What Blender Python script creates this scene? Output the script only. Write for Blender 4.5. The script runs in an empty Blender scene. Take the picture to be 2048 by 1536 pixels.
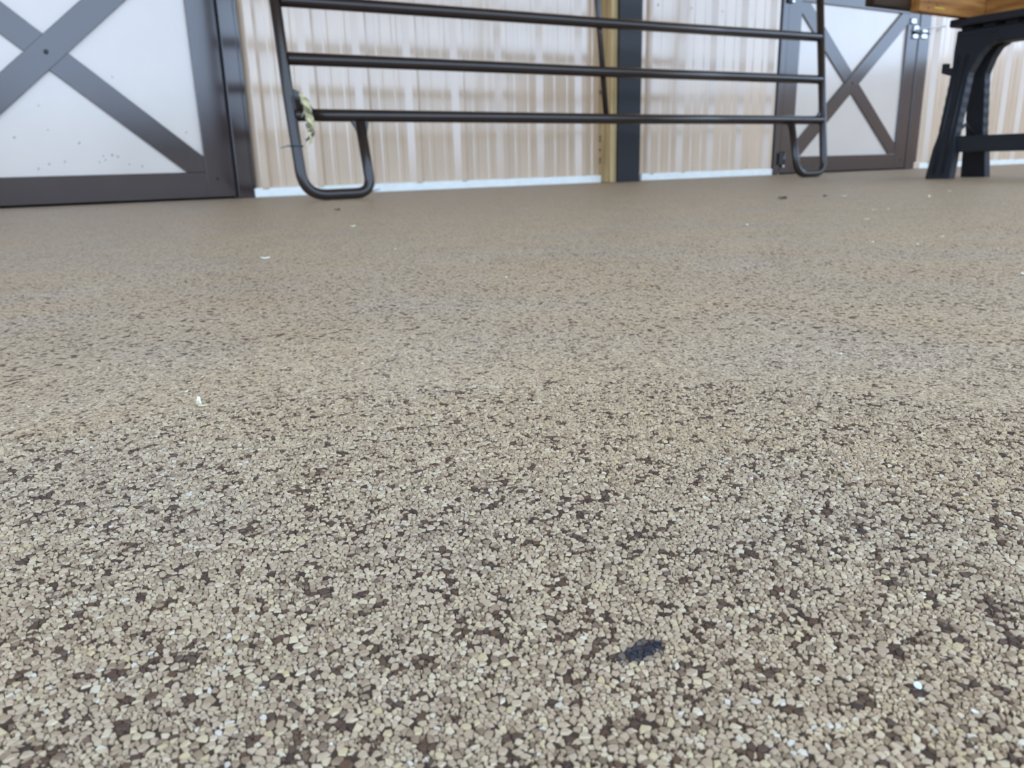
import bpy, bmesh, math, random
import numpy as np
from mathutils import Vector, Matrix, Euler

random.seed(7)
rng = np.random.default_rng(11)
S = bpy.context.scene
COL = S.collection

# ------------------------------------------------------------------ camera
cam_d = bpy.data.cameras.new('camera')
cam = bpy.data.objects.new('camera', cam_d)
COL.objects.link(cam)
CAM_H = 0.11
R_ = (0.85360634, -0.52032052, -0.02495559)
U_ = (0.16266890, 0.22074111, 0.96167156)
B_ = (-0.49486872, -0.82494844, 0.27306598)
cam.matrix_world = Matrix(((R_[0], U_[0], B_[0], 0), (R_[1], U_[1], B_[1], 0), (R_[2], U_[2], B_[2], CAM_H), (0, 0, 0, 1)))
cam_d.sensor_fit = 'HORIZONTAL'
cam_d.sensor_width = 36.0
cam_d.lens = 36.0 * 1560.87 / 2048
cam_d.clip_start = 0.01
cam_d.clip_end = 500
cam_d.dof.use_dof = True
cam_d.dof.focus_distance = 0.27
cam_d.dof.aperture_fstop = 25.0
S.camera = cam

# ------------------------------------------------------------------ sky
world = bpy.data.worlds.new('sky')
S.world = world
world.use_nodes = True
wn, wl = world.node_tree.nodes, world.node_tree.links
wn.clear()
# clear afternoon sky: pale blue at the horizon, deeper overhead, the same all round
geo = wn.new('ShaderNodeNewGeometry')
sepz = wn.new('ShaderNodeSeparateXYZ')
wl.new(geo.outputs['Incoming'], sepz.inputs[0])
el = wn.new('ShaderNodeMath')
el.operation = 'MULTIPLY'
el.inputs[1].default_value = -1.0
wl.new(sepz.outputs['Z'], el.inputs[0])
ramp = wn.new('ShaderNodeValToRGB')
ramp.color_ramp.elements[0].position = 0.0
ramp.color_ramp.elements[0].color = (0.62, 0.81, 1.12, 1)
ramp.color_ramp.elements[1].position = 1.0
ramp.color_ramp.elements[1].color = (0.36, 0.49, 0.70, 1)
k_ = ramp.color_ramp.elements.new(0.35)
k_.color = (0.52, 0.71, 0.95, 1)
wl.new(el.outputs[0], ramp.inputs['Fac'])
bg = wn.new('ShaderNodeBackground')
bg.inputs['Strength'].default_value = 1.0
wo = wn.new('ShaderNodeOutputWorld')
wl.new(ramp.outputs[0], bg.inputs['Color'])
wl.new(bg.outputs[0], wo.inputs['Surface'])

# sun standing behind the barn wall: it lights the open yard, not the porch floor
sun_d = bpy.data.lights.new('sun', 'SUN')
sun_d.energy = 2.0
sun_d.angle = math.radians(0.6)
sun_d.color = (1.0, 0.95, 0.87)
sun = bpy.data.objects.new('sun', sun_d)
COL.objects.link(sun)
sun.rotation_euler = Vector((-0.25, -0.62, -1.0)).to_track_quat('-Z', 'Y').to_euler()

S.cycles.max_bounces = 6
S.cycles.diffuse_bounces = 3
S.cycles.glossy_bounces = 3
S.view_settings.view_transform = 'Standard'
S.view_settings.look = 'None'
S.view_settings.gamma = 1.0
S.view_settings.use_curve_mapping = False
S.view_settings.exposure = 2.0


# ------------------------------------------------------------------ materials
def lin(c):
    return tuple(((v / 255) / 12.92 if v / 255 <= 0.04045 else ((v / 255 + 0.055) / 1.055) ** 2.4) for v in c) + (1.0,)


def new_mat(name, rgb, rough=0.5, spec=0.5, metal=0.0, coat=0.0, var=0.0, scale=8.0, bump=0.0, bscale=60.0, stretch=(1, 1, 1), rough_var=0.0):
    m = bpy.data.materials.new(name)
    m.use_nodes = True
    n, l = m.node_tree.nodes, m.node_tree.links
    b = n['Principled BSDF']
    b.inputs['Roughness'].default_value = rough
    b.inputs['Specular IOR Level'].default_value = spec
    b.inputs['Metallic'].default_value = metal
    b.inputs['Coat Weight'].default_value = coat
    b.inputs['Coat Roughness'].default_value = 0.12
    tc = n.new('ShaderNodeTexCoord')
    mp = n.new('ShaderNodeMapping')
    mp.inputs['Scale'].default_value = stretch
    l.new(tc.outputs['Object'], mp.inputs['Vector'])
    nz = n.new('ShaderNodeTexNoise')
    nz.inputs['Scale'].default_value = scale
    nz.inputs['Detail'].default_value = 5
    l.new(mp.outputs[0], nz.inputs['Vector'])
    cr = n.new('ShaderNodeValToRGB')
    c = lin(rgb)
    cr.color_ramp.elements[0].position = 0.3
    cr.color_ramp.elements[1].position = 0.7
    cr.color_ramp.elements[0].color = tuple(v * (1 - var) for v in c[:3]) + (1,)
    cr.color_ramp.elements[1].color = tuple(min(1, v * (1 + var)) for v in c[:3]) + (1,)
    l.new(nz.outputs['Fac'], cr.inputs['Fac'])
    l.new(cr.outputs['Color'], b.inputs['Base Color'])
    if rough_var:
        mr = n.new('ShaderNodeMapRange')
        mr.inputs['To Min'].default_value = max(0.02, rough - rough_var)
        mr.inputs['To Max'].default_value = rough + rough_var
        l.new(nz.outputs['Fac'], mr.inputs['Value'])
        l.new(mr.outputs[0], b.inputs['Roughness'])
    if bump:
        nb = n.new('ShaderNodeTexNoise')
        nb.inputs['Scale'].default_value = bscale
        nb.inputs['Detail'].default_value = 4
        l.new(mp.outputs[0], nb.inputs['Vector'])
        bp = n.new('ShaderNodeBump')
        bp.inputs['Strength'].default_value = bump
        bp.inputs['Distance'].default_value = 0.004
        l.new(nb.outputs['Fac'], bp.inputs['Height'])
        l.new(bp.outputs[0], b.inputs['Normal'])
    return m


def wood_mat(name, c1, c2, stretch, rough=0.65, scale=7.0):
    m = bpy.data.materials.new(name)
    m.use_nodes = True
    n, l = m.node_tree.nodes, m.node_tree.links
    b = n['Principled BSDF']
    b.inputs['Roughness'].default_value = rough
    b.inputs['Specular IOR Level'].default_value = 0.15
    tc = n.new('ShaderNodeTexCoord')
    mp = n.new('ShaderNodeMapping')
    mp.inputs['Scale'].default_value = stretch
    l.new(tc.outputs['Object'], mp.inputs['Vector'])
    wv = n.new('ShaderNodeTexNoise')
    wv.inputs['Scale'].default_value = scale
    wv.inputs['Detail'].default_value = 8
    wv.inputs['Distortion'].default_value = 0.6
    l.new(mp.outputs[0], wv.inputs['Vector'])
    cr = n.new('ShaderNodeValToRGB')
    cr.color_ramp.elements[0].position = 0.35
    cr.color_ramp.elements[1].position = 0.68
    cr.color_ramp.elements[0].color = lin(c1)
    cr.color_ramp.elements[1].color = lin(c2)
    l.new(wv.outputs['Fac'], cr.inputs['Fac'])
    l.new(cr.outputs['Color'], b.inputs['Base Color'])
    bp = n.new('ShaderNodeBump')
    bp.inputs['Strength'].default_value = 0.25
    bp.inputs['Distance'].default_value = 0.002
    l.new(wv.outputs['Fac'], bp.inputs['Height'])
    l.new(bp.outputs[0], b.inputs['Normal'])
    return m


STONE_STOPS = [(0.0, (76, 61, 54)), (0.05, (106, 82, 64)), (0.105, (92, 74, 63)), (0.13, (112, 93, 78)),
               (0.17, (150, 128, 104)), (0.36, (182, 159, 130)), (0.55, (202, 180, 149)), (0.72, (188, 164, 138)),
               (0.86, (216, 197, 166)), (0.97, (206, 185, 143)), (1.0, (222, 211, 192))]


def stone_nodes(m, tone_socket, joint_socket=None):
    """colour of the pebble aggregate from a per-stone random number"""
    n, l = m.node_tree.nodes, m.node_tree.links
    b = n['Principled BSDF']
    tc = n.new('ShaderNodeTexCoord')
    # slow drift of the mix over the floor
    nz = n.new('ShaderNodeTexNoise')
    nz.inputs['Scale'].default_value = 9.0
    nz.inputs['Detail'].default_value = 4.0
    l.new(tc.outputs['Object'], nz.inputs['Vector'])
    mr = n.new('ShaderNodeMapRange')
    mr.inputs['From Min'].default_value = 0.3
    mr.inputs['From Max'].default_value = 0.7
    mr.inputs['To Min'].default_value = -0.035
    mr.inputs['To Max'].default_value = 0.035
    l.new(nz.outputs['Fac'], mr.inputs['Value'])
    ad = n.new('ShaderNodeMath')
    ad.operation = 'ADD'
    ad.use_clamp = True
    l.new(tone_socket, ad.inputs[0])
    l.new(mr.outputs[0], ad.inputs[1])
    cr = n.new('ShaderNodeValToRGB')
    e = cr.color_ramp.elements
    while len(e) > 2:
        e.remove(e[0])
    e[0].position, e[0].color = STONE_STOPS[0][0], lin(STONE_STOPS[0][1])
    e[1].position, e[1].color = 1.0, lin(STONE_STOPS[-1][1])
    for p, c in STONE_STOPS[1:-1]:
        k = e.new(p)
        k.color = lin(c)
    l.new(ad.outputs[0], cr.inputs['Fac'])
    out = cr.outputs['Color']
    # broad faint mottled tint, cool against warm
    n2 = n.new('ShaderNodeTexNoise')
    n2.inputs['Scale'].default_value = 5.5
    n2.inputs['Detail'].default_value = 3.0
    l.new(tc.outputs['Object'], n2.inputs['Vector'])
    c2 = n.new('ShaderNodeValToRGB')
    c2.color_ramp.elements[0].position = 0.38
    c2.color_ramp.elements[1].position = 0.64
    c2.color_ramp.elements[0].color = (1.0, 0.945, 0.90, 1)
    c2.color_ramp.elements[1].color = (0.95, 0.945, 0.985, 1)
    l.new(n2.outputs['Fac'], c2.inputs['Fac'])
    mx = n.new('ShaderNodeMixRGB')
    mx.blend_type = 'MULTIPLY'
    mx.inputs['Fac'].default_value = 1.0
    l.new(out, mx.inputs['Color1'])
    l.new(c2.outputs['Color'], mx.inputs['Color2'])
    out = mx.outputs['Color']
    if joint_socket is not None:
        mj = n.new('ShaderNodeMixRGB')
        mj.inputs['Color1'].default_value = lin((120, 98, 76))
        l.new(joint_socket, mj.inputs['Fac'])
        l.new(out, mj.inputs['Color2'])
        out = mj.outputs['Color']
    l.new(out, b.inputs['Base Color'])
    b.inputs['Roughness'].default_value = 0.5
    b.inputs['Specular IOR Level'].default_value = 0.32
    return b


PITCH = 0.00125
M = {}
m = bpy.data.materials.new('pebble'); m.use_nodes = True
at = m.node_tree.nodes.new('ShaderNodeAttribute'); at.attribute_name = 'tone'
bq = stone_nodes(m, at.outputs['Fac'])
# dark blue-black tar mark that soaked into a few stones
at2 = m.node_tree.nodes.new('ShaderNodeAttribute'); at2.attribute_name = 'tar'
mt = m.node_tree.nodes.new('ShaderNodeMixRGB')
src = bq.inputs['Base Color'].links[0].from_socket
m.node_tree.links.new(src, mt.inputs['Color1'])
mt.inputs['Color2'].default_value = lin((34, 42, 58))
m.node_tree.links.new(at2.outputs['Fac'], mt.inputs['Fac'])
m.node_tree.links.new(mt.outputs[0], bq.inputs['Base Color'])
M['pebble'] = m

m = bpy.data.materials.new('pebble_floor'); m.use_nodes = True
n, l = m.node_tree.nodes, m.node_tree.links
tc = n.new('ShaderNodeTexCoord')
vo = n.new('ShaderNodeTexVoronoi'); vo.inputs['Scale'].default_value = 1 / (PITCH * 1.15)
ve = n.new('ShaderNodeTexVoronoi'); ve.feature = 'DISTANCE_TO_EDGE'; ve.inputs['Scale'].default_value = 1 / (PITCH * 1.15)
l.new(tc.outputs['Object'], vo.inputs['Vector']); l.new(tc.outputs['Object'], ve.inputs['Vector'])
for v in (vo, ve): v.voronoi_dimensions = '2D'
sp = n.new('ShaderNodeSeparateColor'); l.new(vo.outputs['Color'], sp.inputs[0])
jr = n.new('ShaderNodeMapRange'); jr.inputs['From Min'].default_value = 0.0; jr.inputs['From Max'].default_value = 0.015
l.new(ve.outputs['Distance'], jr.inputs['Value'])
ma = n.new('ShaderNodeMath'); ma.operation = 'MULTIPLY_ADD'; ma.inputs[1].default_value = 0.93; ma.inputs[2].default_value = 0.07
l.new(sp.outputs[0], ma.inputs[0])
# dark grains lie in small clusters
v3 = n.new('ShaderNodeTexVoronoi'); v3.voronoi_dimensions = '2D'; v3.inputs['Scale'].default_value = 1 / 0.0030
l.new(tc.outputs['Object'], v3.inputs['Vector'])
s3 = n.new('ShaderNodeSeparateColor'); l.new(v3.outputs['Color'], s3.inputs[0])
lt = n.new('ShaderNodeMath'); lt.operation = 'GREATER_THAN'; lt.inputs[1].default_value = 0.07
l.new(s3.outputs[1], lt.inputs[0])
lm = n.new('ShaderNodeMapRange'); lm.inputs['To Min'].default_value = 0.10; lm.inputs['To Max'].default_value = 1.0
l.new(lt.outputs[0], lm.inputs['Value'])
mu = n.new('ShaderNodeMath'); mu.operation = 'MULTIPLY'
l.new(ma.outputs[0], mu.inputs[0]); l.new(lm.outputs[0], mu.inputs[1])
b = stone_nodes(m, mu.outputs[0], jr.outputs[0])
jh = n.new('ShaderNodeMapRange'); jh.inputs['From Max'].default_value = 0.3
l.new(ve.outputs['Distance'], jh.inputs['Value'])
bp = n.new('ShaderNodeBump'); bp.inputs['Strength'].default_value = 0.35; bp.inputs['Distance'].default_value = 0.0003
l.new(jh.outputs[0], bp.inputs['Height'])
M['pebble_floor'] = m

M['resin'] = new_mat('resin_bed', (72, 58, 48), rough=0.5, var=0.2, scale=300)
M['brown'] = new_mat('brown_painted_steel', (54, 39, 36), rough=0.15, spec=0.9, var=0.10, scale=6, coat=0.15, rough_var=0.04)
M['tube'] = new_mat('brown_tube_enamel', (46, 36, 32), rough=0.22, spec=0.5, var=0.10, scale=14)
M['white_panel'] = new_mat('white_door_sheet', (217, 203, 191), rough=0.2, spec=1.0, coat=0.5, var=0.03, scale=5, rough_var=0.05)
M['tan_sheet'] = new_mat('tan_ribbed_steel', (216, 187, 158), rough=0.2, spec=1.0, var=0.04, scale=4, coat=1.0, rough_var=0.05)
M['white_trim'] = new_mat('white_base_trim', (246, 246, 240), rough=0.45, var=0.04, scale=30)
M['mud'] = new_mat('dried_mud', (150, 146, 140), rough=0.8, var=0.15, scale=300)
M['galv'] = new_mat('galvanised_trim', (150, 160, 168), rough=0.3, metal=0.5, var=0.05)
M['slate'] = new_mat('dark_slate_cladding', (36, 35, 38), rough=0.38, spec=0.35, var=0.12, scale=4, stretch=(1, 1, 0.2))
M['chrome'] = new_mat('bright_zinc', (205, 208, 212), rough=0.16, metal=1.0, var=0.03)
M['black'] = new_mat('black_plastic', (31, 33, 39), rough=0.5, spec=0.35, var=0.12, scale=25, bump=0.1, bscale=300)
M['iron'] = new_mat('black_iron', (28, 27, 28), rough=0.45, var=0.1)
M['post_wood'] = wood_mat('post_timber', (176, 148, 104), (214, 188, 140), (6, 6, 0.5))
M['knot'] = new_mat('timber_knot', (92, 68, 42), rough=0.7, var=0.2, scale=60)
M['lumber'] = wood_mat('orange_lumber', (128, 82, 40), (176, 122, 66), (0.7, 6, 6))
M['lumber_y'] = wood_mat('orange_lumber_long', (128, 82, 40), (176, 122, 66), (6, 0.7, 6))
M['dark_lumber'] = wood_mat('brown_shaded_lumber', (44, 32, 22), (70, 52, 34), (0.7, 6, 6))  # shade on the rear board is put into this dark colour
M['pencil'] = new_mat('yellow_crayon', (196, 168, 40), rough=0.7, var=0.1)
M['rope'] = new_mat('straw_twine', (212, 200, 158), rough=0.85, var=0.35, scale=120)
M['rope_dark'] = new_mat('weathered_twine', (104, 104, 82), rough=0.85, var=0.35, scale=120)
M['tie'] = new_mat('grey_green_plastic', (60, 74, 76), rough=0.4, var=0.1)
M['shaving'] = new_mat('pale_wood_shaving', (236, 230, 208), rough=0.7, var=0.06, scale=200)
M['white_chip'] = new_mat('white_chip', (240, 245, 245), rough=0.4, var=0.04, scale=200)
M['leaf'] = new_mat('dry_leaf', (70, 58, 44), rough=0.8, var=0.2, scale=200)
M['straw'] = new_mat('dark_straw', (66, 62, 48), rough=0.8, var=0.2, scale=200)
M['ceiling'] = new_mat('ceiling_steel', (206, 198, 184), rough=0.5, var=0.04)
M['trees'] = new_mat('tree_foliage', (58, 56, 40), rough=0.9, var=0.35, scale=0.8)
M['yard'] = new_mat('dry_grass_yard', (116, 104, 76), rough=0.9, var=0.25, scale=3)


# ------------------------------------------------------------------ helpers
def link(name, me, mat=None, parent=None):
    o = bpy.data.objects.new(name, me)
    COL.objects.link(o)
    if mat is not None:
        me.materials.append(M[mat] if isinstance(mat, str) else mat)
    if parent is not None:
        o.parent = parent
    return o


def tag(o, label, cat, group=None, kind=None):
    o['label'] = label
    o['category'] = cat
    if group: o['group'] = group
    if kind: o['kind'] = kind
    return o


def empty(name, loc=(0, 0, 0), rot=(0, 0, 0)):
    o = bpy.data.objects.new(name, None)
    COL.objects.link(o)
    o.location = loc
    o.rotation_euler = rot
    o.empty_display_size = 0.1
    return o


def pydata(name, v, f, smooth=False):
    me = bpy.data.meshes.new(name)
    me.from_pydata([tuple(map(float, p)) for p in v], [], f)
    me.validate()
    if smooth:
        me.shade_smooth()
    return me


def fix(me, bevel=0.0, seg=2):
    bm = bmesh.new()
    bm.from_mesh(me)
    bmesh.ops.remove_doubles(bm, verts=bm.verts, dist=1e-6)
    bmesh.ops.recalc_face_normals(bm, faces=bm.faces)
    if bevel:
        ed = [e for e in bm.edges if len(e.link_faces) == 2 and e.calc_face_angle(0) > 0.5]
        bmesh.ops.bevel(bm, geom=ed, offset=bevel, segments=seg, affect='EDGES', profile=0.5)
    bm.to_mesh(me)
    bm.free()
    return me


def box(name, x0, x1, y0, y1, z0, z1, mat, parent=None, bevel=0.002, org=(0, 0, 0)):
    a, b, c = org
    v = [(x - a, y - b, z - c) for z in (z0, z1) for y in (y0, y1) for x in (x0, x1)]
    f = [(0, 2, 3, 1), (4, 5, 7, 6), (0, 1, 5, 4), (2, 6, 7, 3), (0, 4, 6, 2), (1, 3, 7, 5)]
    return link(name, fix(pydata(name, v, f), bevel), mat, parent)


def prism_y(name, poly, y0, y1, mat, parent=None, bevel=0.0015):
    """(x, z) outline extruded from y0 to y1"""
    k = len(poly)
    v = [(x, y0, z) for x, z in poly] + [(x, y1, z) for x, z in poly]
    f = [tuple(range(k)), tuple(reversed(range(k, 2 * k)))] + [(i, k + i, k + (i + 1) % k, (i + 1) % k) for i in range(k)]
    return link(name, fix(pydata(name, v, f), bevel), mat, parent)


def fillet(pts, rad, seg=8):
    pts = [Vector(p) for p in pts]
    out = [pts[0]]
    for i in range(1, len(pts) - 1):
        a, b, c = pts[i - 1], pts[i], pts[i + 1]
        d1, d2 = (a - b).normalized(), (c - b).normalized()
        ang = d1.angle(d2)
        r = rad[i] if isinstance(rad, dict) else rad
        if r <= 0 or ang > 3.1:
            out.append(b); continue
        t = min(r / math.tan(ang / 2), (a - b).length * .49, (c - b).length * .49)
        p, q = b + d1 * t, b + d2 * t
        for k in range(seg + 1):
            s = k / seg
            out.append(p * (1 - s) ** 2 + b * 2 * s * (1 - s) + q * s ** 2)
    out.append(pts[-1])
    return out


def tube_data(pts, rad, n=14, cap=True):
    pts = [Vector(p) for p in pts]
    rads = rad if isinstance(rad, (list, tuple)) else [rad] * len(pts)
    t0 = (pts[1] - pts[0]).normalized()
    u = t0.orthogonal().normalized()
    v, f = [], []
    for i, p in enumerate(pts):
        t = (pts[min(i + 1, len(pts) - 1)] - pts[max(i - 1, 0)]).normalized()
        u = (u - t * u.dot(t)).normalized()
        w = t.cross(u)
        for k in range(n):
            a = 2 * math.pi * k / n
            v.append(p + (u * math.cos(a) + w * math.sin(a)) * rads[i])
    for i in range(len(pts) - 1):
        for k in range(n):
            f.append((i * n + k, i * n + (k + 1) % n, (i + 1) * n + (k + 1) % n, (i + 1) * n + k))
    if cap:
        f.append(tuple(reversed(range(n))))
        f.append(tuple(range((len(pts) - 1) * n, len(pts) * n)))
    return v, f


def tube(name, pts, rad, mat, parent=None, n=14):
    v, f = tube_data(pts, rad, n)
    me = fix(pydata(name, v, f))
    for p in me.polygons:
        p.use_smooth = len(p.vertices) == 4
    return link(name, me, mat, parent)


def disc_bolt(name, x, y, z, r, depth, mat, parent, n=12):
    """low round bolt head facing the open side (-y)"""
    v, f = tube_data([(x, y, z), (x, y - depth * .7, z), (x, y - depth, z)], [r, r, r * .6], n)
    return link(name, fix(pydata(name, v, f)), mat, parent)


def clip_band(rect, c, slope, half):
    """polygon of a diagonal brace: band through c with the slope, inside rect"""
    x0, x1, z0, z1 = rect
    d = Vector((1, slope)).normalized()
    nrm = Vector((-d.y, d.x))
    L = 5
    c = Vector(c)
    poly = [c - d * L - nrm * half, c + d * L - nrm * half, c + d * L + nrm * half, c - d * L + nrm * half]
    for axis, lim, sgn in ((0, x0, 1), (0, x1, -1), (1, z0, 1), (1, z1, -1)):
        out = []
        for i in range(len(poly)):
            a, b = poly[i], poly[(i + 1) % len(poly)]
            ia, ib = (a[axis] - lim) * sgn >= 0, (b[axis] - lim) * sgn >= 0
            if ia: out.append(a)
            if ia != ib:
                t = (lim - a[axis]) / (b[axis] - a[axis])
                out.append(a + (b - a) * t)
        poly = out
    return [(p.x, p.y) for p in poly]


# ------------------------------------------------------------------ floor
WALL_Y = 3.309
FX0, FX1, FY0, FY1 = -9.0, 13.0, -3.6, 3.46
VIEW = math.atan2(0.825, 0.495)           # heading of the pebble bed worked in relief
SECT, R0, R1 = math.radians(46), 0.035, 0.39
R2 = 0.53


def in_bed(x, y):
    r = np.hypot(x, y) + 0.14 * (rng.random(x.shape) ** 1.5)      # the worked stones thin out towards the far side
    a = np.abs((np.arctan2(y, x) - VIEW + np.pi) % (2 * np.pi) - np.pi)
    return (np.hypot(x, y) > R0) & (r < R2) & (a < SECT)


edge = []
NA = 24
for i in range(NA + 1):
    a = VIEW - SECT + 2 * SECT * i / NA
    edge.append((R1 * math.cos(a), R1 * math.sin(a)))
for i in range(9):
    a = VIEW + SECT - 2 * SECT * i / 8
    edge.append((R0 * math.cos(a), R0 * math.sin(a)))
pivot = (0.18 * math.cos(VIEW), 0.18 * math.sin(VIEW))
full = []
for a0, b0 in zip(edge, edge[1:] + edge[:1]):
    k = 1 + int(math.hypot(b0[0] - a0[0], b0[1] - a0[1]) / 0.12)
    for j in range(k):
        full.append((a0[0] + (b0[0] - a0[0]) * j / k, a0[1] + (b0[1] - a0[1]) * j / k))
edge = full
ne = len(edge)
fv, ff = [], []
for x, y in edge:
    dx, dy = x - pivot[0], y - pivot[1]
    t = min([(FX1 - pivot[0]) / dx if dx > 1e-9 else 1e9, (FX0 - pivot[0]) / dx if dx < -1e-9 else 1e9,
             (FY1 - pivot[1]) / dy if dy > 1e-9 else 1e9, (FY0 - pivot[1]) / dy if dy < -1e-9 else 1e9])
    fv.append((x, y, 0)); fv.append((pivot[0] + dx * t, pivot[1] + dy * t, 0)); fv.append((x, y, -0.0003))
corners = [(FX0, FY0), (FX1, FY0), (FX1, FY1), (FX0, FY1)]
for i in range(ne):
    j = (i + 1) % ne
    ff.append((3 * i, 3 * i + 1, 3 * j + 1, 3 * j))
# fill the four outer corners that the radial quads cut off
for cx, cy in corners:
    best = None
    for i in range(ne):
        j = (i + 1) % ne
        a, b2 = fv[3 * i + 1], fv[3 * j + 1]
        on_x = lambda q: abs(q[0] - cx) < 1e-6
        on_y = lambda q: abs(q[1] - cy) < 1e-6
        if (on_x(a) and on_y(b2)) or (on_y(a) and on_x(b2)):
            best = (3 * i + 1, 3 * j + 1)
    if best:
        fv.append((cx, cy, 0))
        ff.append((best[0], len(fv) - 1, best[1]))
nf_far = len(ff)
for i in range(ne):
    j = (i + 1) % ne
    ff.append((3 * i, 3 * j, 3 * j + 2, 3 * i + 2))
ff.append(tuple(3 * i + 2 for i in range(ne)))
fme = bpy.data.meshes.new('floor')
fme.from_pydata(fv, [], ff)
bm = bmesh.new(); bm.from_mesh(fme)
for f in bm.faces:
    if f.normal.z < -0.5: f.normal_flip()
bm.to_mesh(fme); bm.free()
fme.materials.append(M['pebble_floor']); fme.materials.append(M['resin'])
for i, pl in enumerate(fme.polygons):
    pl.material_index = 0 if i < nf_far else 1
floor = link('floor', fme)
tag(floor, 'tan and brown pebble resin floor across the whole foreground', 'floor', kind='structure')

# pebbles: cells of a weighted random packing, each a low domed stone
g = int(2 * R2 / PITCH) + 8
ii, jj = np.meshgrid(np.arange(g), np.arange(g), indexing='ij')
px = (ii - g / 2 + rng.uniform(-.5, .5, ii.shape)) * PITCH
py = (jj - g / 2 + rng.uniform(-.5, .5, ii.shape)) * PITCH
gone = rng.random(ii.shape) < 0.16       # neighbours grow into these places: larger grains
# irregular grading: some grains win space from their neighbours
wgt = rng.normal(0, 0.28, ii.shape) * PITCH ** 2
# smooth warp so that no grid shows
px = px + PITCH * 1.5 * np.sin(py * 410 + np.sin(px * 170) * 2)
py = py + PITCH * 1.5 * np.sin(px * 370 + np.cos(py * 190) * 2)
dark_seed = rng.random(ii.shape) < 0.05
tone = rng.uniform(0.14, 1.0, ii.shape)
dark = dark_seed.copy()
for sx, sy in ((1, 0), (-1, 0), (0, 1), (0, -1)):
    dark |= np.roll(np.roll(dark_seed, sx, 0), sy, 1) & (rng.random(ii.shape) < 0.36)
tone[dark] = rng.uniform(0.0, 0.12, dark.sum())
keep = in_bed(px, py) & ~gone
keep[:4, :] = keep[-4:, :] = False
keep[:, :4] = keep[:, -4:] = False
ki, kj = np.nonzero(keep)
N = len(ki)
cx, cy, cw = px[ki, kj], py[ki, kj], wgt[ki, kj]
K = 6
ang = (np.arange(K)[None, :] + rng.uniform(-.36, .36, (N, K))) * 2 * np.pi / K + rng.uniform(0, 6.28, (N, 1))
ca, sa = np.cos(ang), np.sin(ang)
rad = np.full((N, K), PITCH * 1.3)
for di in range(-3, 4):
    for dj in range(-3, 4):
        if di == 0 and dj == 0: continue
        ddx = px[ki + di, kj + dj] - cx
        ddy = py[ki + di, kj + dj] - cy
        d2 = ddx ** 2 + ddy ** 2
        t = np.clip((d2 + cw - wgt[ki + di, kj + dj]) * 0.5, d2 * 0.2, d2 * 0.8)
        proj_ = ddx[:, None] * ca + ddy[:, None] * sa
        with np.errstate(divide='ignore', invalid='ignore'):
            lim = np.where((proj_ > 1e-9) & ~gone[ki + di, kj + dj][:, None], t[:, None] / proj_, 1e9)
        rad = np.minimum(rad, lim)
rad = np.maximum(rad * rng.uniform(0.97, 1.06, (N, K)) - PITCH * rng.uniform(0.01, 0.05, (N, 1)), PITCH * 0.12)
mean_r = rad.mean(1, keepdims=True)
dk = dark[ki, kj][:, None]
hgt = np.where(dk, rng.uniform(0.00004, 0.00014, (N, 1)), rng.uniform(0.00007, 0.00024, (N, 1)))
tiltx, tilty = rng.normal(0, 0.07, (N, 1)), rng.normal(0, 0.07, (N, 1))


def ring(fr, z):
    x = rad * fr * ca
    y = rad * fr * sa
    return np.stack([cx[:, None] + x, cy[:, None] + y, z + x * tiltx + y * tilty], -1)


zb = np.full((N, K), -0.0003)
r_out = ring(1.0, zb)
r_out[:, :, 2] = -0.0003
r_top = ring(rng.uniform(0.74, 0.93, (N, K)), np.broadcast_to(hgt * 0.80, (N, K)) + rng.normal(0, 0.000025, (N, K)))
apex = np.stack([cx + rng.normal(0, .12, N) * PITCH, cy + rng.normal(0, .12, N) * PITCH, hgt[:, 0]], -1)[:, None, :]
SV = np.concatenate([r_out, r_top, apex], 1)           # N x (2K+1) x 3
VPS = 2 * K + 1
loc_faces = []
for k in range(K):
    k2 = (k + 1) % K
    loc_faces += [(k, k2, K + k2, K + k)]
tri_faces = [(K + k, K + (k + 1) % K, 2 * K) for k in range(K)]
st_tone = tone[ki, kj]
# tar mark near the middle of the foreground
tx, ty = cx - 0.1053, cy - 0.1205
uu = tx * 0.854 - ty * 0.520
vv = tx * 0.52 + ty * 0.854
tar = np.clip(1.25 - np.hypot((uu - vv * 0.75) / 0.0052, (vv) / 0.0044), 0, 1)
tar = np.where(tar > 0.15, np.clip(tar * 2.0 * rng.uniform(.5, 1.1, N), 0, .95), 0)

# the 300 stones that show largest become stones of their own
fw = -np.array(B_); rr = np.array(R_); up = np.array(U_)
rel = np.stack([cx, cy, np.full(N, -CAM_H)], -1)
dep = rel @ fw
sx_ = 1024 + 1560.87 * (rel @ rr) / np.maximum(dep, 1e-6)
sy_ = 768 - 1560.87 * (rel @ up) / np.maximum(dep, 1e-6)
inview = (dep > 0.02) & (sx_ > 12) & (sx_ < 2036) & (sy_ > 0) & (sy_ < 1524)
size_ = np.where(inview, mean_r[:, 0] / np.maximum(dep, 1e-6), 0)
big = np.argsort(-size_)[:300]
mask = np.ones(N, bool)
mask[big] = False


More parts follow.
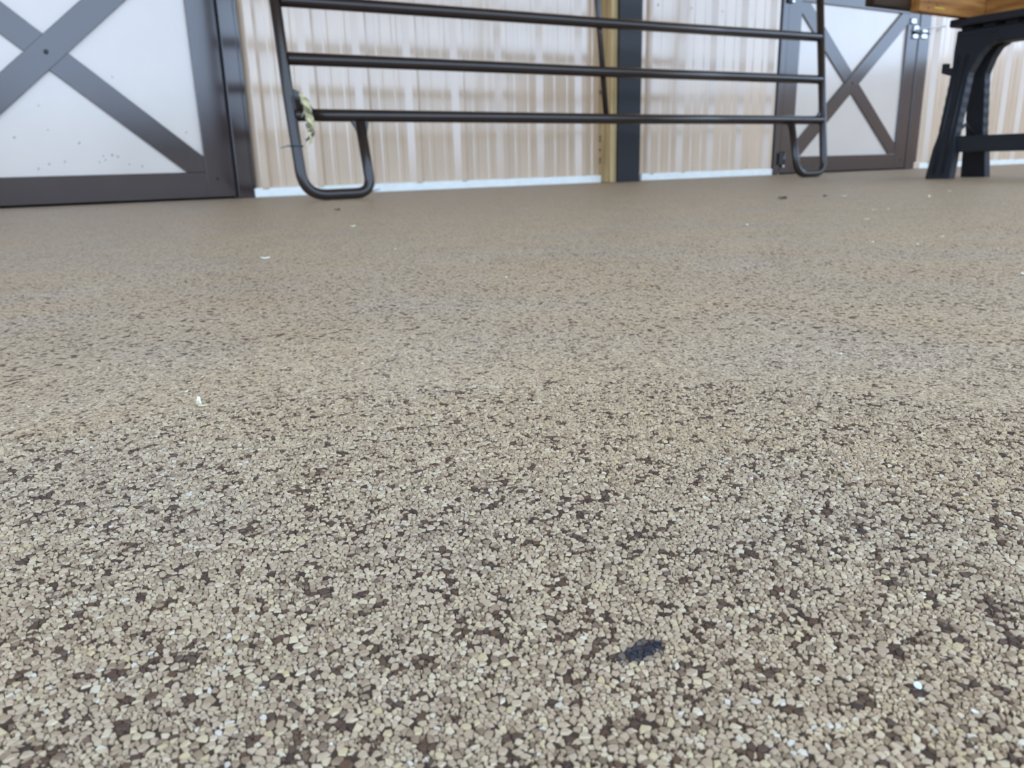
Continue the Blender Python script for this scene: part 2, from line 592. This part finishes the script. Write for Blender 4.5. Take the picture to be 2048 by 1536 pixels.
def stone_mesh(name, sv, tn, tr):
    nn = len(sv)
    me = bpy.data.meshes.new(name)
    me.vertices.add(nn * VPS)
    me.vertices.foreach_set('co', sv.astype(np.float32).ravel())
    q = np.array(loc_faces)[None] + (np.arange(nn) * VPS)[:, None, None]
    t = np.array(tri_faces)[None] + (np.arange(nn) * VPS)[:, None, None]
    loops = np.concatenate([q.reshape(nn, -1), t.reshape(nn, -1)], 1).ravel()
    cnt = np.tile(np.concatenate([np.full(len(loc_faces), 4), np.full(len(tri_faces), 3)]), nn)
    start = np.concatenate([[0], np.cumsum(cnt)[:-1]])
    me.loops.add(len(loops))
    me.loops.foreach_set('vertex_index', loops.astype(np.int32))
    me.polygons.add(len(cnt))
    me.polygons.foreach_set('loop_start', start.astype(np.int32))
    me.update(calc_edges=True)
    me.polygons.foreach_set('use_smooth', np.zeros(len(cnt), bool))
    for an, av in (('tone', tn), ('tar', tr)):
        a = me.attributes.new(an, 'FLOAT', 'POINT')
        a.data.foreach_set('value', np.repeat(av, VPS).astype(np.float32))
    me.update()
    return me


peb = link('pebble_aggregate', stone_mesh('pebble_aggregate', SV[mask], st_tone[mask], tar[mask]), 'pebble', floor)
peb['kind'] = 'stuff'
for b_ in big:
    c0 = np.array([cx[b_], cy[b_], 0.0])
    so = link('stone', stone_mesh('stone', SV[b_:b_ + 1] - c0, st_tone[b_:b_ + 1], tar[b_:b_ + 1]), 'pebble', floor)
    so.location = c0

# ------------------------------------------------------------------ yard, ceiling
ym = pydata('ground', [(-120, -160, -0.05), (120, -160, -0.05), (120, 60, -0.05), (-120, 60, -0.05)], [(0, 1, 2, 3)])
tag(link('ground', ym, 'yard'), 'sunlit gravel yard outside the porch', 'ground', kind='structure')
box('ceiling', FX0, 9.2, -0.4, 3.5, 2.9, 3.0, 'ceiling', bevel=0)
tag(bpy.data.objects['ceiling'], 'pale steel ceiling over the porch', 'ceiling', kind='structure')

# unseen line of trees, added to darken the low reflections in the doors
tv, tf = [], []
NT = 220
for i in range(NT + 1):
    a = math.radians(247 + 145 * i / NT)
    h = 3.6 + 1.1 * math.sin(i * .37) * math.sin(i * .11 + 1) + .7 * math.sin(i * 1.3) + random.uniform(-.35, .35)
    for rr_, hh in ((52, -.05), (51.2 + random.uniform(-.6, .6), h * .45), (52 + random.uniform(-.6, .6), h * .85), (53.2, h), (55, h * .8), (56, -.05)):
        tv.append((rr_ * math.cos(a), rr_ * math.sin(a), hh))
for i in range(NT):
    for k in range(5):
        tf.append((6 * i + k, 6 * i + 6 + k, 6 * i + 7 + k, 6 * i + k + 1))
tl = link('reflection_treeline', pydata('reflection_treeline', tv, tf), 'trees')
tag(tl, 'added dark green trees for reflections along the far side of the yard', 'trees', kind='stuff')

# ------------------------------------------------------------------ ribbed back wall
wall = empty('wall_back', (0, WALL_Y, 0))
tag(wall, 'tan ribbed steel wall between the two crossbuck doors', 'wall', kind='structure')
RIB0, RIBP = 1.069, 0.2263
box('light_block_board', FX0, FX1, 0.062, 0.09, -0.03, 2.9, 'iron', wall, 0)  # added unseen behind the sheets to block light leaking through gaps


def rib_profile(x0, x1, phase, hgt=0.026):
    """plan outline of a ribbed sheet: tall ribs at each pitch, two low swages between"""
    pts = [(x0, 0.0)]
    k0 = math.floor((x0 - phase) / RIBP) - 1
    k1 = math.ceil((x1 - phase) / RIBP) + 1
    for k in range(k0, k1 + 1):
        c = phase + k * RIBP
        raw = [(-0.040, 0), (-0.016, hgt), (0.010, hgt), (0.030, 0)]
        for s in (RIBP * 0.335, RIBP * 0.665):
            raw += [(s - 0.014, 0), (s - 0.0085, 0.0042), (s + 0.0085, 0.0042), (s + 0.014, 0)]
        for dx, h in raw:
            if x0 + 0.004 < c + dx < x1 - 0.004:
                pts.append((c + dx, h))
    pts.append((x1, 0.0))
    return pts


def wall_sheet(x0, x1, z0, z1, phase, screws=(), back=0.0):
    pts = rib_profile(x0, x1, phase)
    nz = 2
    k = len(pts)
    v, f = [], []
    for t in (0, 0.0009):
        for zi in range(nz):
            z = z0 + (z1 - z0) * zi / (nz - 1)
            v += [(x, -h + t + back, z) for x, h in pts]
    for i in range(k - 1):
        f.append((i, i + 1, k + i + 1, k + i))
        f.append((2 * k + i, 3 * k + i, 3 * k + i + 1, 2 * k + i + 1))
        f.append((i, 2 * k + i, 2 * k + i + 1, i + 1))
        f.append((k + i, k + i + 1, 3 * k + i + 1, 3 * k + i))
    f.append((0, k, 3 * k, 2 * k)); f.append((k - 1, 3 * k - 1, 4 * k - 1, 2 * k - 1))
    me = fix(pydata('wall_sheet', v, f), 0)
    o = link('wall_sheet', me, 'tan_sheet', wall)
    for x, z in screws:
        if x0 < x < x1:
            disc_bolt('screw', x, back + 0.0005, z, 0.0055, 0.006, 'galv', o, 8)
    return o


sc = [(2.908 + RIBP * k, 0.862) for k in range(4)] + [(3.188, 0.052), (3.612, 0.052)]
wall_sheet(0.800, 1.785, 0.03, 2.9, RIB0)
wall_sheet(1.770, 2.560, 0.03, 2.9, RIB0, back=0.0012)
wall_sheet(2.700, 3.300, 0.03, 2.9, 2.872, sc)
wall_sheet(3.285, 3.800, 0.03, 2.9, 2.872, sc, back=0.0012)
sr = [(5.33 + RIBP * k, 0.80) for k in range(10)]
for k in range(3):
    wall_sheet(5.215 + .905 * k, 5.215 + .905 * (k + 1) + .015, 0.03, 2.9, 5.36, sr, back=.0012 * (k % 2))
for k in range(4):
    wall_sheet(5.215 + .905 * (3 + k), 5.215 + .905 * (4 + k) + .015, 0.03, 2.9, 5.36, back=.0012 * ((k + 1) % 2))
wall_sheet(-0.56, 0.81, 2.2, 2.9, RIB0)
wall_sheet(3.79, 5.22, 2.2, 2.9, 2.872)
for k in range(8):
    wall_sheet(-0.54 - .905 * (k + 1), -0.54 - .905 * k + .015, 0.03, 2.9, RIB0, back=.0012 * (k % 2))

# added unseen half-height wall (its tan shows in the gloss of the right door)
rw = empty('reflection_wall', (9.0, 0, 0))
tag(rw, 'added half-height tan ribbed steel wall for reflections, beyond the right edge of the picture', 'wall', kind='structure')
for k in range(7):
    pts_ = rib_profile(-2.6 + .86 * k, -2.6 + .86 * (k + 1), -2.5)
    kk = len(pts_)
    v = [(-h + t_, y, z) for t_ in (0, .001) for z in (0, 1.1) for y, h in pts_]
    f = []
    for i in range(kk - 1):
        f += [(i, i + 1, kk + i + 1, kk + i), (2 * kk + i, 3 * kk + i, 3 * kk + i + 1, 2 * kk + i + 1)]
    link('wall_sheet', fix(pydata('wall_sheet', v, f)), 'tan_sheet', rw)

# white trim boards at the foot of the wall
for nm, x0, x1, lab in (('baseboard_left', 0.792, 2.534, 'long white base strip behind the corral panel, left of the post'),
                        ('baseboard_middle', 2.800, 3.862, 'white base strip between the dark post and the right door'),
                        ('baseboard_right', 5.262, 9.0, 'white base strip at the wall behind the sawhorse')):
    o = box(nm, x0, x1, WALL_Y - 0.026, WALL_Y + 0.02, 0.0, 0.036, 'white_trim', bevel=0.004)
    tag(o, lab, 'base strip', kind='structure')
o = box('baseboard_far_left', -9.0, -0.53, WALL_Y - 0.026, WALL_Y + 0.02, 0.0, 0.036, 'white_trim', bevel=0.004)
tag(o, 'white base strip beyond the left door, outside the picture', 'base strip', kind='structure')

# ------------------------------------------------------------------ doors
DY = WALL_Y - 0.030          # front plane of the door members


def crossbuck(name, label, x0, x1, ix0, ix1, iz0, iz1, ctr, rising_front, bolts):
    d = empty(name, ((x0 + x1) / 2, DY, 0))
    tag(d, label, 'door', kind='structure')
    ox = (x0 + x1) / 2

    def loc(o):
        o.location = (-ox, -DY, 0)
        return o
    for lo, hi, zi0, zi1 in ((0.008, iz1 + 0.10, iz0, iz1), (iz1 + 0.108, 2.16, iz1 + 0.206, 2.06)):
        loc(box('infill_panel', x0 + .02, x1 - .02, DY + 0.014, DY + 0.034, lo + .01, hi - .01, 'white_panel', d, 0.001))
        loc(box('stile', x0, ix0, DY, DY + 0.04, lo, hi, 'brown', d))
        loc(box('stile', ix1, x1, DY, DY + 0.04, lo, hi, 'brown', d))
        loc(box('bottom_rail', ix0, ix1, DY + .0006, DY + 0.04, lo, zi0, 'brown', d))
        loc(box('top_rail', ix0, ix1, DY + .0006, DY + 0.04, zi1, hi, 'brown', d))
        c = ctr if lo < .1 else ((ix0 + ix1) / 2, (zi0 + zi1) / 2)
        s = (zi1 - zi0) / (ix1 - ix0)
        for sg in (1, -1):
            front = (sg > 0) == rising_front
            poly = clip_band((ix0, ix1, zi0, zi1), c, s * sg, 0.0435)
            loc(prism_y('brace', poly, DY + (0.000 if front else 0.004), DY + 0.016, 'brown', d, 0.0012))
    for x, z, r in bolts:
        loc(disc_bolt('bolt', x, DY + 0.0005, z, r, 0.004, 'iron', d))
    return d, loc


d1, loc1 = crossbuck('door_1', 'large white door with brown crossed braces at the left edge', -0.425, 0.717, -0.325, 0.615, 0.104, 0.925,
                     (0.145, 0.513), True, [(0.145, 0.513, 0.008), (0.655, 0.078, 0.006)])
o = loc1(box('gap_seal', 0.718, 0.727, DY + 0.02, DY + 0.06, 0.0, 2.16, 'iron', d1, 0))
o = loc1(box('jamb', 0.728, 0.785, DY - 0.004, DY + 0.08, 0.0, 2.2, 'brown', d1, 0.003))
o = loc1(box('jamb_flange', 0.785, 0.801, DY + 0.006, DY + 0.07, 0.0, 2.2, 'brown', d1, 0.003))
o = loc1(box('jamb', -0.54, -0.436, DY - 0.004, DY + 0.08, 0.0, 2.2, 'brown', d1, 0.003))
o = loc1(box('head', -0.54, 0.785, DY - 0.004, DY + 0.08, 2.17, 2.25, 'brown', d1, 0.003))
# dried mud splashes low on the white infill
for px_, pz_ in ((.005, .235), (.27, .17), (.30, .172), (.318, .166), (.275, .155), (.255, .148), (.352, .138), (.395, .13), (.20, .215),
                 (.11, .26), (.095, .34), (.145, .152), (.095, .145), (.565, .25), (.34, .44), (.06, .13)):
    loc1(disc_bolt('mud_splash', px_, DY + 0.0142, pz_, random.uniform(.0028, .0045), 0.0007, 'mud', d1, 8))

d2, loc2 = crossbuck('door_2', 'smaller white door with brown crossed braces behind the right end of the corral panel', 3.852, 5.083, 3.962, 4.970, 0.101, 0.950,
                     (4.465, 0.527), True, [(4.465, 0.527, 0.007), (5.03, 0.06, 0.006)])
loc2(box('jamb', 3.800, 3.847, DY - 0.004, DY + 0.08, 0.0, 2.2, 'brown', d2, 0.003))
loc2(box('jamb_trim', 3.768, 3.800, DY + 0.012, DY + 0.06, 0.03, 2.2, 'galv', d2, 0.003))
loc2(box('jamb', 5.090, 5.185, DY - 0.004, DY + 0.08, 0.0, 2.2, 'brown', d2, 0.003))
loc2(box('jamb_flange', 5.185, 5.226, DY + 0.008, DY + 0.07, 0.0, 2.2, 'brown', d2, 0.003))
loc2(box('head', 3.80, 5.185, DY - 0.004, DY + 0.08, 2.17, 2.25, 'brown', d2, 0.003))
loc2(box('jamb_foot', 5.186, 5.262, DY + 0.004, DY + 0.05, 0.0, 0.042, 'tan_sheet', d2, 0.003))
# latch hardware
for nm, x0, x1, z0, z1 in (('latch_plate', 4.985, 5.030, .893, .925), ('latch_plate', 5.020, 5.066, .850, .885), ('latch_plate', 5.018, 5.064, .808, .836),
                           ('strike_plate', 5.108, 5.160, .812, .842), ('strike_plate', 5.108, 5.158, .848, .868)):
    loc2(box(nm, x0, x1, DY - 0.014, DY + 0.002, z0, z1, 'chrome', d2, 0.004))
loc2(tube('latch_rod', [(5.03, DY - .018, .858), (5.14, DY - .03, .874), (5.29, DY - .05, .890)], .0055, 'chrome', d2, 10))
loc2(box('latch_bar', 5.03, 5.185, DY - 0.016, DY - .004, .838, .850, 'iron', d2, 0.002))
loc2(box('hinge', 3.832, 3.868, DY - 0.016, DY + 0.003, .055, .125, 'iron', d2, 0.003))
loc2(tube('hinge_pin', [(3.876, DY - .010, .045), (3.876, DY - .010, .130)], .0075, 'brown', d2, 10))
loc2(disc_bolt('hinge_screw', 3.872, DY - .012, .047, .009, .006, 'chrome', d2))
loc2(box('hinge', 3.826, 3.868, DY - 0.016, DY + 0.003, .93, 1.0, 'iron', d2, 0.003))
loc2(disc_bolt('hinge_screw', 3.864, DY - .014, .94, .011, .006, 'chrome', d2))

# ------------------------------------------------------------------ timber post with dark front
post = empty('timber_post', (2.643, 3.28, 0))
tag(post, 'bare timber post with a dark slate front board between the wall sheets', 'post', kind='structure')


def lp(o):
    o.location = (-2.643, -3.28, 0)
    return o


lp(box('post_core', 2.536, 2.712, 3.214, 3.36, 0, 2.9, 'post_wood', post, 0.004))
lp(box('front_board', 2.572, 2.714, 3.198, 3.214, 0, 2.9, 'slate', post, 0.002))
for z in (.10, .115, .16, .205, .222, .30, .43, .44, .60, .74):
    kx = 2.536
    v, f = tube_data([(kx + .002, 3.300 + random.uniform(-.006, .004), z), (kx - .0015, 3.300, z), (kx - .003, 3.300, z)],
                     [random.uniform(.005, .009), .006, .002], 7)
    lp(link('knot', fix(pydata('knot', v, f)), 'knot', post))

# ------------------------------------------------------------------ corral panel
LEAN = math.radians(7)
pan = empty('corral_panel', (0, 2.70, 0), (-LEAN, 0, 0))
tag(pan, 'dark brown tubular steel corral panel leaning in front of the ribbed wall', 'gate panel')
PR, RR = 0.0185, 0.0205
XL, XR, TOP = 0.806, 3.512, 1.36
loop_l = fillet([(XL - .012, 0, TOP), (XL, 0, .35), (XL + .010, 0, PR), (1.060, 0, PR + .001), (1.046, 0, .262)], {1: 0, 2: .085, 3: .055}, 10)
loop_r = fillet([(XR - .002, 0, TOP), (XR, 0, PR), (3.312, 0, PR), (3.276, 0, .262)], {1: .07, 2: .07}, 10)
tube('end_post', loop_l, PR, 'tube', pan, 18)
tube('end_post', loop_r, PR, 'tube', pan, 18)
for zl, zr in ((.283, .278), (.463, .473), (.645, .674), (.85, .88), (1.08, 1.10)):
    xm = (XL + XR) / 2
    tube('rail', [(XL + .012, 0, zl), (xm, 0, (zl + zr) / 2 - .003), (XR - .012, 0, zr)], RR, 'tube', pan, 18)
tube('rail', [(XL - .012, 0, TOP - .005), (XR - .002, 0, TOP - .002)], RR, 'tube', pan, 18)
tube('stay', [(2.156, RR + .008, .265), (2.150, RR + .008, .75), (2.142, RR + .008, TOP)], .012, 'tube', pan, 12)


def gusset(pts, th=.005):
    return prism_y('gusset', pts, -th, th, 'tube', pan, 0.001)


gusset([(XL + .015, .368), (XL + .036, .358), (.888, .298), (.888, .280), (XL + .015, .264)])
gusset([(1.010, .268), (1.080, .268), (1.070, .232), (1.062, .200), (1.036, .205), (1.026, .240)])
gusset([(XR - .016, .330), (XR - .048, .292), (XR - .048, .280), (XR - .016, .280)])
gusset([(3.240, .270), (3.310, .270), (3.296, .235), (3.288, .205), (3.270, .205), (3.258, .245)])

# twine and cable tie on the left end post (things of their own, hung on the panel)
PANM = Matrix.Translation((0, 2.70, 0)) @ Matrix.Rotation(-LEAN, 4, 'X')
rope = empty('twine_bundle', PANM @ Vector((.850, -.01, .19)))
tag(rope, 'frayed straw-coloured twine knotted on the left end post of the corral panel', 'twine')


def prope(u):
    """centre line in panel coordinates, hanging from the corner plate"""
    return Vector((.840 + .018 * math.sin(u * 2.6) - .004 * u, -.038, .352 - .165 * u))


base = Vector(rope.location)
for k in range(9):
    ph, rr_ = random.uniform(0, 6.28), random.uniform(.004, .0115)
    pts = []
    u0, u1 = random.uniform(0, .25), random.uniform(.75, 1.02)
    for i in range(26):
        u = u0 + (u1 - u0) * i / 25
        tw = ph + u * 20
        c = prope(u)
        pts.append(PANM @ (c + Vector((math.cos(tw) * rr_, math.sin(tw) * rr_ * .9, 0))) - base)
    tube('strand', pts, random.uniform(.003, .0046), 'rope' if k % 3 else 'rope_dark', rope, 7)
for k in range(8):
    u = random.uniform(.15, 1.0)
    c = prope(u)
    a = random.uniform(-1, 1)
    q = [PANM @ (c + Vector((math.sin(a) * t * .03, -.006 - t * .006, -.028 * t - .01 * t * t))) - base for t in (0, .35, .7, 1)]
    tube('frayed_end', q, [.0016, .0014, .001, .0006], 'rope', rope, 5)

tie = empty('cable_tie', PANM @ Vector((.812, 0, .180)))
tag(tie, 'thin dark cable tie with a loose tail around the left end post', 'cable tie')
tb = Vector(tie.location)
rp = [PANM @ Vector((.812 + math.cos(a) * (PR + .0022), math.sin(a) * (PR + .0022), .182 + .002 * math.sin(a))) - tb for a in [2 * math.pi * i / 20 for i in range(21)]]
tube('band', rp, .0028, 'tie', tie, 6)
tube('tail', [PANM @ Vector(q) - tb for q in ((.797, -.018, .181), (.775, -.020, .180), (.750, -.020, .173))], [.0026, .0022, .001], 'tie', tie, 6)

# ------------------------------------------------------------------ sawhorse
saw = empty('sawhorse', (3.385, 1.60, 0))
tag(saw, 'black plastic folding sawhorse under orange lumber at the right edge', 'sawhorse')


def ls(o):
    o.location = (-3.385, -1.60, 0)
    return o


LEG_TOP = .555


def saw_leg(side, yc, flip):
    """channel leg: outline in (y, z), leaning outwards in x"""
    sgn = -1 if flip else 1           # the arch runs towards the other leg pair
    out = []
    nser = 14
    left = [(-.052, 0), (-.050, .05), (-.046, .12), (-.040, .150)]
    for i in range(nser):
        z = .165 + .245 * i / (nser - 1)
        left.append((-.037 + (.0015 if i % 2 else -.0005), z))
    left += [(-.036, .43), (-.044, .50), (-.046, LEG_TOP)]
    right = [(.125, LEG_TOP), (.112, .514), (.086, .502), (.062, .468), (.044, .425)]
    for i in range(nser):
        z = .41 - .245 * i / (nser - 1)
        right.append((.037 + (-.001 if i % 2 else .0005), z))
    right += [(.040, .150), (.046, .12), (.050, .05), (.052, 0)]
    poly = [(yc + a * -sgn, z) for a, z in left + right]

    def xo(z, t):
        lean = .098 * (1 - z / .56)
        return 3.385 + side * (.012 + .042 * t + lean)
    k = len(poly)
    v = [(xo(z, 0), y, z) for y, z in poly] + [(xo(z, 1), y, z) for y, z in poly]
    f = [tuple(range(k)), tuple(reversed(range(k, 2 * k)))] + [(i, k + i, k + (i + 1) % k, (i + 1) % k) for i in range(k)]
    return ls(link('leg', fix(pydata('leg', v, f), 0.002), 'black', saw))


Y_FAR, Y_NEAR = 1.935, 1.265
for sd in (-1, 1):
    l1 = saw_leg(sd, Y_FAR, False)
    l2 = saw_leg(sd, Y_NEAR, True)
    # raised stiffening rib down the outer face of each leg
    for yc, lg in ((Y_FAR, l1), (Y_NEAR, l2)):
        for oy in (-.018, .018):
            pts = [(3.385 + sd * (.054 + .098 * (1 - z / .56)), yc + oy, z) for z in (.02, .48)]
            rb = tube('leg_rib', pts, .006, 'black', lg, 8)
box_ = box('beam', 3.333, 3.437, 1.22, 1.985, .516, .576, 'black', saw, .006); ls(box_)
ls(box('top_plate', 3.300, 3.480, 1.20, 2.000, .588, .617, 'black', saw, .005))
for i in range(9):
    ls(box('spacer', 3.345, 3.425, 1.24 + i * .086, 1.285 + i * .086, .574, .589, 'black', saw, .001))
for sd in (-1, 1):
    xb = 3.385 + sd * (.020 + .098 * (1 - .135 / .56))
    ls(box('side_brace', xb - .018, xb + .018, Y_NEAR + .01, Y_FAR - .01, .104, .168, 'black', saw, .005))
ls(tube('fold_strut', [(3.31, 1.93, .17), (3.385, 1.93, .215), (3.46, 1.93, .17)], .006, 'black', saw, 8))
# small hook on the far edge of the left leg
hx = 3.385 - (.033 + .098 * (1 - .42 / .56))
hk = [(1.965, .400), (2.018, .418), (2.018, .455), (2.000, .455), (2.000, .436), (1.965, .436)]
v = [(hx - .015, y, z) for y, z in hk] + [(hx + .015, y, z) for y, z in hk]
k = len(hk)
ls(link('hook', fix(pydata('hook', v, [tuple(range(k)), tuple(reversed(range(k, 2 * k)))] + [(i, k + i, k + (i + 1) % k, (i + 1) % k) for i in range(k)]), .002), 'black', saw))

# lumber frame lying on the sawhorse
lum = empty('lumber_frame', (3.40, 1.60, .617))
tag(lum, 'orange lumber frame with a dark rear board lying on the black sawhorse', 'lumber')


def ll(o):
    o.location = (-3.40, -1.60, -.617)
    return o


ll(box('front_board', 2.990, 3.90, 1.935, 1.973, .6185, .708, 'lumber', lum, .003))
ll(box('long_board', 3.428, 3.466, 1.05, 1.9345, .6180, .708, 'lumber_y', lum, .003))
ll(box('rear_board', 2.770, 3.90, 1.9735, 2.012, .632, .708, 'dark_lumber', lum, .003))
mk = ll(box('crayon_mark', 3.085, 3.150, 1.9343, 1.9352, .636, .641, 'pencil', lum, 0))
for x, z in ((3.045, .634), (3.10, .648), (3.045, .655)):
    ll(disc_bolt('nail', x, 1.9352, z, .004, .0015, 'iron', lum, 8))

# ------------------------------------------------------------------ litter on the floor
def flake(name, x, y, size, mat, label, curl=.5, rot=0.0, cat='shaving', group=None, z=0.0008, asp=.45):
    v, f = [], []
    nu = 7
    for i in range(nu):
        u = i / (nu - 1) - .5
        w = asp * (1 - (2 * u) ** 2 * .55) * .5
        zz = curl * (u * u) * 1.6
        v += [(u, -w + .12 * u, zz), (u, w * .9 + .12 * u, zz + .04)]
    for i in range(nu - 1):
        f.append((2 * i, 2 * i + 2, 2 * i + 3, 2 * i + 1))
    k = len(v)
    v = v + [(a, b_, c + .07) for a, b_, c in v]
    f = f + [tuple(k + q for q in reversed(t)) for t in f]
    ringi = [2 * i for i in range(nu)] + [2 * i + 1 for i in reversed(range(nu))]
    for a, b_ in zip(ringi, ringi[1:] + ringi[:1]):
        f.append((a, b_, k + b_, k + a))
    v = [(a * size, b_ * size, c * size) for a, b_, c in v]
    o = link(name, fix(pydata(name, v, f)), mat)
    o.location = (x, y, z)
    o.rotation_euler = (0, 0, rot)
    tag(o, label, cat, group)
    return o


flake('wood_shaving', .249, 1.014, .011, 'shaving', 'pale elongated shaving on the floor in front of the left door', .25, -.3)
flake('wood_shaving', .393, .661, .005, 'shaving', 'single pale shaving near the centre of the floor', .3, .5)
flake('wood_shaving', .522, 1.44, .011, 'shaving', 'pale shaving on the floor just in front of the corral panel left foot', .4, .2)
flake('wood_shaving', .417, .993, .006, 'shaving', 'faint shaving between the panel foot and the floor centre', .4, 1.0)
flake('wood_shaving', 1.012, .92, .008, 'shaving', 'pale shaving on the floor in front of the right door', .4, .1)
flake('wood_shaving', .056, .389, .0058, 'shaving', 'curled white shaving standing on the pebbles at left', 1.3, 1.2, z=.0006)
flake('wood_shaving', .0575, .386, .0046, 'rope', 'yellowish flake beside the curled white shaving', .2, -.4)
flake('wood_shaving', .055, .417, .0026, 'shaving', 'tiny speck behind the curled white shaving', .4, .6)
flake('wood_shaving', .381, .272, .0028, 'shaving', 'small pale speck on the pebbles at centre right', .3, .2)
flake('wood_shaving', .76, .364, .008, 'shaving', 'bright shaving touching the right edge of the picture', .3, .4)
for x, y, sz, lab in ((1.439, .982, .010, 'larger of two neighbouring pale shavings left of the sawhorse'),
                      (1.467, .970, .007, 'smaller of two neighbouring pale shavings left of the sawhorse'),
                      (1.226, .848, .009, 'lone pale shaving just in front of the two neighbouring shavings'),
                      (1.924, 1.167, .014, 'largest pale shaving, straight in front of the sawhorse leg'),
                      (.912, .62, .0058, 'leftmost of the four specks of shaving in a row at right'),
                      (.923, .566, .0055, 'second from left of the four specks of shaving in a row at right'),
                      (1.03, .60, .006, 'third from left of the four specks of shaving, set a little back'),
                      (.944, .482, .0048, 'rightmost of the four specks of shaving in a row at right'),
                      (1.86, 1.36, .011, 'faint shaving left behind the largest shaving before the sawhorse'),
                      (2.24, 1.30, .011, 'faint shaving right of the largest shaving, below the sawhorse'),
                      (1.72, .88, .008, 'faint shaving near the right edge, in front of the sawhorse')):
    flake('wood_shaving', x, y, sz, 'shaving', lab, random.uniform(.2, .7), random.uniform(0, 3), group='shavings on the floor before the sawhorse')
flake('white_chip', .1452, .0778, .0022, 'white_chip', 'bright white chip among the pebbles at lower right', .2, .4, 'chip', asp=.8)
flake('white_chip', .1472, .0668, .0013, 'white_chip', 'smaller bluish white chip in the lower right corner', .2, 1.4, 'chip', asp=.8)
flake('dry_leaf', 1.697, 1.426, .034, 'leaf', 'dark dry leaf scrap on the floor before the right door', .15, .1, 'leaf', asp=.5)
flake('dry_leaf', 1.853, 1.415, .018, 'leaf', 'small brown leaf scrap right of the dark leaf', .2, .8, 'leaf', asp=.6)
flake('dry_leaf', .697, 2.029, .018, 'leaf', 'dark crumb on the floor below the panel left foot', .4, .5, 'leaf', asp=.7)
for k in range(7):
    x0 = 1.09 + .03 * k + random.uniform(-.01, .01)
    a = random.uniform(-.5, .5)
    y0 = WALL_Y - .030 - random.uniform(0, .02)
    pts = [Vector((0, 0, .003)), Vector((.014 * math.cos(a), -.004, .012 * abs(math.sin(a)) + .006)), Vector((.042 * math.cos(a), -.010, .04 * abs(math.sin(a)) + .003))]
    s_ = tube('straw_strand', pts, [.0018, .0022, .0012], 'straw', None, 5)
    s_.location = (x0, y0, 0)
    tag(s_, 'short dark straw against the white base strip beside the panel left foot', 'straw', 'straw bits along the base strip')
